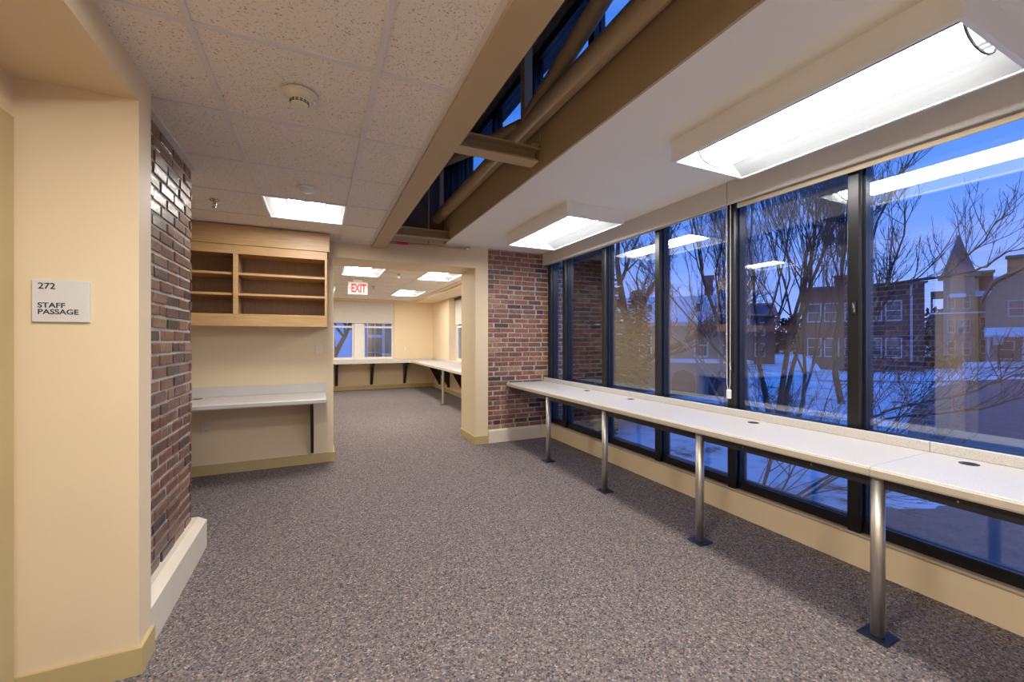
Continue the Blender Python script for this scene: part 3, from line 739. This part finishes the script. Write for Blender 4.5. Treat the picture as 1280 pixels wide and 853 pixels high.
struct('road', MB().prism([(x, y) for x, y, _ in poly], (GZ - .1, GZ + .17), 'z'), 'asphalt', 'wet dark asphalt lane curving past the snow', 'road')
def mound(a, d, rx, ry, h, label, seed, rot=0):
    random.seed(seed)
    m_ = MB(); n_, rr = 18, 4
    cx, cy, _ = S(a, d)
    jit = [random.uniform(.65, 1.25) for _ in range(n_)]
    vs = [(cx, cy, GZ + .17 + h)]
    for i in range(1, rr + 1):
        for k_ in range(n_):
            q_ = i / rr; an = 2 * math.pi * k_ / n_
            u, v_ = rx * q_ * math.cos(an) * jit[k_], ry * q_ * math.sin(an) * jit[k_]
            vs.append((cx + u * CA + v_ * SA, cy - u * SA + v_ * CA, GZ + .12 + (h + .05) * (1 - q_ * q_) * random.uniform(.8, 1.1)))
    fs = [(0, 1 + k_, 1 + (k_ + 1) % n_) for k_ in range(n_)]
    for i in range(rr - 1):
        for k_ in range(n_):
            a0, b0 = 1 + i * n_ + k_, 1 + i * n_ + (k_ + 1) % n_
            fs.append((a0, a0 + n_, b0 + n_, b0))
    m_.add(vs, fs)
    return obj('snow_patch', m_, 'snow', None, label, 'snow', smooth=True)
mound(7.0, 7.35, 1.15, .5, .09, 'small snow patch lying on the dark asphalt lane', 3)
mound(27.5, 38.6, 1.5, .8, 1.3, 'snow pile at the foot of the brick house', 5)
mound(30, 30, 9, .8, .35, 'long low snow bank along the far side of the road', 6)
mound(52, 44, 12, .7, .5, 'long snow bank in front of the turret house', 8)

def house(name, a, d, label, parts, turn=0):
    """parts in the house's own frame: x along the street, y away from us, z up from the street"""
    h = thing(name, S(a, d, GZ), label, 'building')
    h.rotation_euler = (0, 0, R(-25.07) - turn)
    WL[h] = Vector((0, 0, 0))
    parts(h)
    return h
def hwin(h, x, z, wd_, ht, y=0, mat='house_white', bars=1):
    f_ = B(((x - wd_ / 2 - .09, y - .07, z - .09), (x - wd_ / 2, y + .05, z + ht + .09)), ((x + wd_ / 2, y - .07, z - .09), (x + wd_ / 2 + .09, y + .05, z + ht + .09)),
           ((x - wd_ / 2, y - .07, z + ht), (x + wd_ / 2, y + .05, z + ht + .09)), ((x - wd_ / 2, y - .09, z - .12), (x + wd_ / 2, y + .05, z)), ((x - wd_ / 2, y - .05, z + ht / 2 - .03), (x + wd_ / 2, y + .02, z + ht / 2 + .03)))
    o = obj('window', f_, mat, h)
    obj('pane', B(((x - wd_ / 2, y - .02, z), (x + wd_ / 2, y - .005, z + ht))), 'house_glass', o)
def gable(h, x0, x1, y0, y1, z0, z1, over=.35, mat='snow', t_=.22):
    ym = (y0 + y1) / 2
    obj('roof', MB().prism([(y0 - over, z0), (ym, z1), (y1 + over, z0), (y1 + over, z0 + t_), (ym, z1 + t_), (y0 - over, z0 + t_)], (x0 - over, x1 + over), 'x'), mat, h)
    obj('gable', MB().prism([(y0, z0), (ym, z1), (y1, z0)], (x0, x1), 'x'), 'house_tan', h)
# white-roofed house
def p_(h):
    obj('wall', B(((-4.4, 0, 0), (3.6, 5.4, 3.95))), 'house_tan', h)
    gable(h, -4.4, 3.6, 0, 5.4, 3.92, 5.7, over=.3, t_=.16)
    obj('fascia', B(((-4.75, -.36, 3.84), (3.95, -.31, 4.06))), 'house_white', h)
    for x in (-3.3, -1.6, 1.5, 2.8): hwin(h, x, 2.1, .6, 1.2)
    for x in (-1.3, 1.45):
        c = obj('chimney', B(((x - .11, .8, 4.2), (x + .11, 1.02, 5.2))), 'house_dark', h)
        obj('cap', B(((x - .2, .7, 4.3), (x + .2, 1.12, 4.46))), 'house_brick', c)
    obj('garage_wall', B(((-.9, -1.6, 0), (3.6, 0, 1.75))), 'house_stone', h)
    obj('garage_roof', B(((-1.1, -1.8, 1.75), (3.8, .05, 1.9))), 'snow', h)
    for x in (.4, 2.3): obj('garage_door', MB().prism([(x - .6, 0), (x + .6, 0), (x + .6, .9), (x + .42, 1.2), (x, 1.35), (x - .42, 1.2), (x - .6, .9)], (-1.66, -1.6), 'y'), 'house_dark', h)
house('house', 9.6, 24.5, 'low house with a wide snowy roof seen through the middle panes', p_, .3)
def p_(h):
    obj('wall', B(((-4.6, 0, 0), (4.6, 8, 6.0))), 'house_dark', h)
    gable(h, -4.6, 4.6, 0, 8, 5.9, 7.6, mat='slate')
    c = obj('chimney', B(((-3.1, 1.5, 5.5), (-2.1, 2.3, 11.0))), 'house_brick', h)
    obj('cap', B(((-3.25, 1.35, 11.0), (-1.95, 2.45, 11.5))), 'slate', c)
    for x in (-3, -1, 1, 3):
        for z in (1, 3.6): hwin(h, x, z, .9, 1.5)
house('house', 27.8, 52, 'dark house with a tall chimney behind the multi-stemmed tree', p_, .4)
def p_(h):
    obj('wall', B(((-4.5, 0, 0), (4.5, 7, 8.2))), 'house_brick', h)
    obj('roof', B(((-4.7, -.2, 8.2), (4.7, 7.2, 8.36))), 'slate', h)
    c = obj('chimney', B(((-1.9, .5, 8.3), (-.9, 1.3, 9.3))), 'house_brick', h)
    obj('cap', B(((-2, .4, 9.3), (-.8, 1.4, 9.45))), 'slate', c)
    obj('downpipe', MB().tube([(3.6, -.12, 1.0), (3.6, -.12, 8.1)], .09, 8), 'house_white', h)
    for x in (-3.6, -2.2, -.6, 1.0, 2.4):
        for z in (1.4, 4.9): hwin(h, x, z, 1.0, 1.7)
house('house', 33.8, 40, 'flat roofed red brick house with a white downpipe', p_, .6)
def p_(h):
    tw = 1.35; e = 1.85; k_ = 1.35
    obj('tower', B(((-tw, 0, 0), (tw, 2 * tw, 11.0))), 'house_stone', h)
    obj('spire', MB().add([(-e, tw - e, 10.9), (e, tw - e, 10.9), (e, tw + e, 10.9), (-e, tw + e, 10.9), (-k_, tw - k_, 11.8), (k_, tw - k_, 11.8), (k_, tw + k_, 11.8), (-k_, tw + k_, 11.8), (0, tw, 16.6)],
                         [(0, 3, 2, 1), (0, 1, 5, 4), (1, 2, 6, 5), (2, 3, 7, 6), (3, 0, 4, 7), (4, 5, 8), (5, 6, 8), (6, 7, 8), (7, 4, 8)]), 'slate', h)
    obj('snow_hood', MB().prism([(-.06, 8.7), (-.6, 8.3), (-.6, 8.42), (-.06, 8.85)], (-.8, .6), 'x'), 'snow', h)
    obj('snow_ledge', B(((-2.6, -.35, 6.3), (4.5, .0, 6.48))), 'snow', h)
    for x in (-.65, .65):
        for z in (1.2, 4.0, 7.0): hwin(h, x, z, .5, 1.5)
    obj('balcony', B(((-2.5, .2, 0), (-1.35, 2.7, 6.3)), ((-2.5, .2, 8.3), (-1.35, .4, 9.3)), ((-2.5, .2, 8.3), (-2.3, 2.7, 9.3)), ((-2.5, .2, 6.3), (-2.3, .4, 8.3)))  , 'house_dark', h)
    obj('side_wall', B(((tw, .6, 0), (6, 6, 8.4))), 'house_tan', h)
    obj('side_roof', MB().prism([(0.2, 8.4), (3.3, 11.0), (6.4, 8.4)], (tw, 6.2), 'x'), 'snow', h)
    c = obj('chimney', B(((1.75, 1.0, 8.8), (2.9, 2.0, 11.3))), 'house_brick', h)
    obj('cap', B(((1.6, .85, 11.3), (3.05, 2.15, 11.6))), 'slate', c)
    for x in (2.2, 3.6):
        for z in (1.4, 4.2): hwin(h, x, z, .7, 1.6, .6)
house('house', 56.4, 52, 'stone house with a square corner turret and pointed spire', p_, .80)
def p_(h):
    gp = [(-4, 0), (4, 0), (4, 7.4), (3.2, 9.2), (0, 11.3), (-3.2, 9.2), (-4, 7.4)]
    obj('wall', MB().prism(gp, (0, 6), 'y'), 'house_tan', h)
    up = [(-4.3, 7.2), (-3.45, 9.3), (0, 11.55), (3.45, 9.3), (4.3, 7.2), (4.4, 7.4), (3.6, 9.5), (0, 11.9), (-3.6, 9.5), (-4.4, 7.4)]
    obj('roof', MB().prism(up, (-.4, 6.3), 'y'), 'slate', h)
    c = obj('chimney', B(((-2.4, .8, 9.6), (-1.2, 1.8, 12.0))), 'house_brick', h)
    obj('cap', B(((-2.55, .65, 12.0), (-1.05, 1.95, 12.25))), 'slate', c)
    obj('porch_roof', MB().prism([(-2.0, 3.3), (0, 4.1), (0, 4.35), (-2.2, 3.52)], (-4.1, 4.1), 'x'), 'snow', h)
    for x in (-3.8, -1.4, 1.4, 3.8): obj('porch_post', MB().tube([(x, -1.9, 0), (x, -1.9, 3.4)], .11, 8), 'house_white', h)
    obj('door', B(((-.5, -.06, .4), (.5, 0, 2.7))), 'house_dark', h)
    for x in (-2.5, 2.5): hwin(h, x, 1.0, 1.0, 1.8)
    for x in (-1.8, 1.8): hwin(h, x, 5.6, 1.0, 1.6)
    hwin(h, 0, 8.6, .8, 1.1)
house('house', 55.5, 43, 'tan house with a gambrel gable and snowy porch roof', p_, .85)
nb = thing('house', (3.5, 16, GZ), 'grey sided neighbouring house seen through the back room window', 'building')
WL[nb] = Vector((3.5, 16, GZ))
nw = obj('wall', B(((1.47, 16, GZ), (8, 22, 6))), 'siding', nb)
for i in range(28): obj('siding_board', MB().prism([(15.985, GZ + .15 * i), (15.97, GZ + .15 * i), (15.99, GZ + .15 * i + .15)], (1.5, 4.2), 'x'), 'siding', nb)
f_ = B(((1.52, 15.93, -.6), (1.62, 15.98, 2.6)), ((2.12, 15.93, -.6), (2.22, 15.98, 2.6)), ((1.62, 15.93, 1.40), (2.12, 15.98, 1.50)), ((1.62, 15.93, -.6), (2.12, 15.98, -.5)), ((1.62, 15.93, 2.5), (2.12, 15.98, 2.6)),
       ((1.86, 15.945, -.5), (1.88, 15.965, 2.5)), ((1.62, 15.945, .85), (2.12, 15.965, .87)), ((1.62, 15.945, .25), (2.12, 15.965, .27)))
o = obj('window', f_, 'window_white', nb); obj('pane', B(((1.62, 15.955, -.5), (2.12, 15.96, 2.5))), 'house_glass', o)

# ------------------------------------------------------------------ bare trees
def grow(rng, p, d, ln, rad, depth, trunk, twigs, up=.12, spread=.55, kids=3, seg=3, shrink=.72, minr=.006):
    pts = [Vector(p)]; rads = [rad]
    d = Vector(d).normalized()
    for i in range(seg):
        d = (d + Vector((rng.uniform(-.16, .16), rng.uniform(-.16, .16), rng.uniform(-.08, .16) + up * .4))).normalized()
        pts.append(pts[-1] + d * ln / seg); rads.append(max(minr * .7, rad * (1 - .38 * (i + 1) / seg)))
    (trunk if depth >= trunk_depth[0] else twigs).tube(pts, rads, 6 if rad > .04 else 4 if rad > .015 else 3, cap=False)
    if depth == 0: return
    for k_ in range(kids):
        t0 = rng.uniform(.35, 1.0) if k_ else 1.0
        i = min(seg - 1, int(t0 * seg)); q_ = pts[i].lerp(pts[i + 1], t0 * seg - i)
        nd_ = (d + Vector((rng.gauss(0, spread), rng.gauss(0, spread), rng.gauss(up, spread * .6)))).normalized()
        if k_ == 0: nd_ = (d + nd_ * .4).normalized()
        grow(rng, q_, nd_, ln * shrink * rng.uniform(.8, 1.1), max(minr, rads[i] * (.8 if k_ == 0 else .6)), depth - 1, trunk, twigs, up, spread, kids, seg, shrink, minr)
trunk_depth = [4]
def tree(a, d, label, stems, depth=6, mat='bark', seed=1, cat='tree', name='bare_tree', group=None, **kw):
    rng = random.Random(seed)
    t0 = thing(name, S(a, d, GZ), label, cat)
    T, W = MB(), MB()
    trunk_depth[0] = depth - 1
    for (da, dd, dirv, ln, rad) in stems:
        x, y, _ = S(a + da, d + dd)
        dx, dy, _ = S(dirv[0], dirv[1])
        grow(rng, (x, y, GZ - .05), (dx, dy, dirv[2]), ln, rad, depth, T, W, **kw)
    obj('trunk', T, mat, t0, fix=False, smooth=True)
    obj('branches', W, mat, t0, fix=False, kind='stuff')
    return t0
tree(8.9, 14, 'tall bare tree of many upright stems outside the widest visible pane',
     [(-1.0, 0, (-.10, 0, 1), 3.0, .075), (-.6, .2, (-.05, .1, 1), 3.6, .11), (-.2, -.2, (.02, 0, 1), 3.4, .10), (.15, .1, (.10, .1, 1), 3.4, .12), (.4, .2, (.22, .1, 1), 3.2, .10), (.7, 0, (.36, 0, 1), 3.0, .08)], depth=6, seed=5, up=.2, spread=.36, kids=3, minr=.0055, shrink=.78)
tree(15.6, 19.5, 'slender bare tree with straight trunk beside the multi-stemmed tree', [(0, 0, (0, 0, 1), 4.2, .16)], depth=7, seed=8, up=.18, spread=.42, kids=3, minr=.010)
tree(5.5, 18.6, 'rounded bare tree with thick ivy trunk beyond the far panes', [(0, 0, (.02, 0, 1), 3.6, .32)], depth=7, seed=12, up=.05, spread=.6, kids=3, minr=.011)
tree(8.0, 15.5, 'pale leaning bare tree in front of the snowy roof', [(0, 0, (-.18, 0, 1), 3.0, .09), (.2, 0, (-.42, .05, 1), 2.6, .06), (.3, .1, (.1, 0, 1), 3.0, .08)], depth=5, mat='bark_pale', seed=15, up=.12, spread=.4, kids=3, minr=.006)
tree(4.75, 7.9, 'shrub of long pale snow dusted canes leaning over in front of the brick house', [(0, 0, (1.0, .2, .75), 2.0, .014), (.1, .2, (1.2, .3, .72), 2.2, .012), (.2, -.1, (.9, .1, .8), 2.0, .014), (-.1, .1, (.6, .3, .9), 1.8, .012), (.1, 0, (1.4, .1, .62), 2.1, .012)], depth=2, seed=77, cat='shrub', name='bare_shrub', mat='bark_pale', up=.0, spread=.22, kids=3, minr=.005, shrink=.75)
# near tree: limbs laid out along the street frame (along, away, height above the floor)
def limb_tree():
    rng = random.Random(33)
    t0 = thing('bare_tree', S(6.85, 8, GZ), 'near bare tree whose budded limbs reach across the rightmost pane', 'tree')
    limbs = [([(6.85, 8, GZ - .05), (6.83, 8, .2), (6.86, 8, 1.4), (6.80, 8.05, 3.0), (6.9, 8.1, 4.6)], .085, .03, 26),
             ([(6.84, 8, 1.9), (7.3, 7.95, 2.40), (8.15, 7.9, 2.52), (8.75, 7.9, 2.62), (9.1, 7.9, 2.72), (9.55, 7.95, 3.02), (9.95, 8, 3.1)], .034, .010, 16),
             ([(8.3, 7.9, 2.54), (8.65, 7.85, 2.9), (8.95, 7.8, 3.2), (9.15, 7.8, 3.55), (9.45, 7.75, 3.75)], .020, .007, 12),
             ([(6.86, 8, 1.5), (7.2, 8.1, 2.0), (7.55, 8.2, 2.75), (7.8, 8.2, 3.4), (7.9, 8.25, 4.1)], .036, .010, 22),
             ([(6.85, 8, 1.1), (7.15, 8, 1.9), (7.35, 7.9, 2.3), (7.75, 7.8, 2.55), (8.1, 7.7, 2.95)], .026, .008, 16),
             ([(6.86, 8, 2.6), (7.0, 7.9, 3.6), (7.25, 7.8, 4.3), (7.6, 7.7, 4.9)], .030, .008, 16),
             ([(6.85, 8, -.25), (7.1, 7.8, -.02), (7.8, 7.5, .25), (8.15, 7.2, .45), (8.5, 7.0, .72), (8.8, 6.8, .85)], .024, .008, 12),
             ([(6.85, 8, -.35), (7.1, 7.6, -.10), (7.9, 7.2, .08), (8.1, 7.0, .18), (8.5, 6.8, .38), (8.7, 6.6, .5)], .022, .007, 12)]
    trunk_depth[0] = 9
    for k_, (pts, r0, r1, nt_) in enumerate(limbs):
        P3 = [Vector(S(*p)) for p in pts]
        m_ = MB(); n_ = len(P3)
        fine = [P3[0]]
        for i in range(n_ - 1):
            for q_ in (.33, .66, 1):
                j = Vector((rng.uniform(-1, 1), rng.uniform(-1, 1), rng.uniform(-1, 1))) * .022 if q_ < 1 else Vector((0, 0, 0))
                fine.append(P3[i].lerp(P3[i + 1], q_) + j)
        m_.tube(fine, [r0 + (r1 - r0) * i / (len(fine) - 1) for i in range(len(fine))], 6, cap=False)
        W = MB()
        for _ in range(nt_):
            i = rng.randrange(2 if k_ else 6, len(fine) - 1)
            d_ = (fine[i + 1] - fine[i]).normalized()
            d_ = (d_ * .8 + Vector((rng.gauss(0, .5), rng.gauss(0, .5), rng.gauss(.3, .4)))).normalized()
            grow(rng, fine[i], d_, rng.uniform(.35, .8), .009, 2, m_, W, up=.2, spread=.5, kids=3, minr=.004, shrink=.6)
        br_ = obj('trunk' if k_ == 0 else 'limb', m_, 'bark', t0, fix=False, smooth=True)
        obj('twigs', W, 'bark', br_, fix=False, kind='stuff')
limb_tree()
tree(4.5, 7.4, 'low spreading bare shrub with snow dusted canes near the window', [(-.1, 0, (.25, .2, .8), 1.0, .022), (.0, .2, (.6, .3, .7), 1.2, .022), (.2, 0, (.9, 0, .75), 1.5, .026), (.1, -.2, (1.2, -.1, .7), 1.6, .024), (.2, .1, (1.0, .4, .95), 1.6, .022)], depth=5, seed=41, cat='shrub', name='bare_shrub', mat='bark', up=.0, spread=.4, kids=3, minr=.004, shrink=.7)
tree(-7.95, 18.4, 'dark bare tree in the snow outside the back room window', [(0, 0, (0, 0, 1), 3.0, .28)], depth=6, seed=61, up=.1, spread=.5, kids=3, minr=.012)
for i, (a, d) in enumerate(((-9.4, 27), (-8.1, 31), (-6.6, 28))):
    tree(a, d, ('leftmost', 'middle', 'rightmost')[i] + ' of three pale bare trees on the snowy rise behind the back room', [(0, 0, (0, 0, 1), 3.2, .2)], depth=5, mat='bark_pale', seed=70 + i, up=.12, spread=.5, kids=3, minr=.014, group=None)
hl = MB()
hv = []
for i in range(25):
    for j in range(9):
        x = -14 + i * 1.2; y = 27 + j * 2.5
        hv.append((x, y, GZ - .3 + 6.5 * math.sin(math.pi * .5 * min(1, j / 6)) * (.9 + .1 * math.sin(i * 1.3 + j))))
hl.add(hv, [(i * 9 + j, (i + 1) * 9 + j, (i + 1) * 9 + j + 1, i * 9 + j + 1) for i in range(24) for j in range(8)])
struct('hill', hl, 'snow', 'snowy rise behind the back room window', 'hill', smooth=True, fix=False)
# ivy on the rounded tree and dark evergreens beyond the far panes
def leafy(name, a, d, label, rx, h0, h1, n_, size, mat, seed, cone=True, cat='tree'):
    rng = random.Random(seed)
    t0 = thing(name, S(a, d, GZ), label, cat)
    cx, cy, _ = S(a, d)
    obj('trunk', MB().tube([(cx, cy, GZ - .05), (cx, cy, GZ + h1 * .9)], [.16, .03], 7), 'bark', t0, smooth=True)
    m_ = MB()
    for _ in range(n_):
        q_ = rng.random() ** (1.3 if cone else 1)
        z = GZ + h0 + (h1 - h0) * q_
        rr = rx * ((1 - q_) * .95 + .05 if cone else math.sqrt(max(.05, 1 - (2 * q_ - 1) ** 2))) * math.sqrt(rng.random()) * rng.uniform(.8, 1.15)
        an = rng.uniform(0, 2 * math.pi)
        c = Vector((cx + rr * math.cos(an), cy + rr * math.sin(an), z))
        u = Vector((math.cos(an), math.sin(an), rng.uniform(-.5, .2))).normalized() * size * rng.uniform(.6, 1.3)
        v_ = Vector((-math.sin(an), math.cos(an), rng.uniform(-.4, .4))).normalized() * size * .45
        m_.add([c - v_ * .6, c + u * .5 - v_, c + u, c + u * .5 + v_, c + v_ * .6], [(0, 1, 2, 3, 4)])
    obj('foliage', m_, mat, t0, fix=False, kind='stuff')
leafy('evergreen_tree', 3.0, 15.5, 'dark evergreen tree filling the narrow panes by the brick wall', 2.0, .6, 7.2, 5200, .34, 'needle', 3)
leafy('ivy_column', 5.5, 18.2, 'ivy thickly wrapping the trunk of the rounded tree', .55, .2, 5.2, 2400, .2, 'ivy_leaf', 6, cone=False, cat='ivy')
def hedge(a0, a1, d, h, label, seed):
    rng = random.Random(seed); m_ = MB()
    for _ in range(1600):
        a = rng.uniform(a0, a1); dd = d + rng.uniform(-.5, .5); z = GZ + h * rng.random() ** .7
        c = Vector(S(a, dd, z)); u = Vector((rng.gauss(0, 1), rng.gauss(0, 1), rng.gauss(0, 1))).normalized() * .22; v_ = u.cross(Vector((rng.gauss(0, 1), rng.gauss(0, 1), 1))).normalized() * .12
        m_.add([c - u, c - v_, c + u, c + v_], [(0, 1, 2, 3)])
    t0 = thing('hedge', S((a0 + a1) / 2, d, GZ), label, 'hedge')
    obj('foliage', m_, 'needle', t0, fix=False, kind='stuff')
leafy('evergreen_tree', 1.5, 13.2, 'tall dark evergreen tree nearest the brick end wall', 1.7, .2, 8.5, 4200, .34, 'needle', 9)
hedge(41.5, 46.5, 43, 1.2, 'dark hedge between the brick house and the turret house', 2)
rng = random.Random(12); m_ = MB()
for _ in range(9000):
    a = rng.uniform(-10, 125); d = rng.uniform(84, 96)
    h_ = 6.5 + 2.2 * math.sin(a * .21) + 1.4 * math.sin(a * .53 + 1)
    c = Vector(S(a, d, GZ + h_ * rng.random() ** .8)); u = Vector((rng.gauss(0, 1), rng.gauss(0, 1), rng.gauss(0, 1))).normalized() * .75; v_ = u.cross(Vector((rng.gauss(0, 1), rng.gauss(0, 1), 1))).normalized() * .4
    m_.add([c - u, c - v_, c + u, c + v_], [(0, 1, 2, 3)])
obj('treeline', m_, 'needle', None, 'dark winter treeline along the horizon behind the houses', 'trees', kind='stuff', fix=False)
# street sign post in front of the gambrel house
sg = thing('street_sign', S(49, 41.5, GZ), 'small square street sign on a post near the road', 'sign')
x, y, _ = S(49, 41.5)
obj('post', MB().tube([(x, y, GZ), (x, y, GZ + 3.3)], .05, 6), 'black_metal', sg)
obj('plate', B(((x - .06, y - .35, GZ + 2.5), (x - .03, y + .35, GZ + 3.4))), 'house_white', sg)
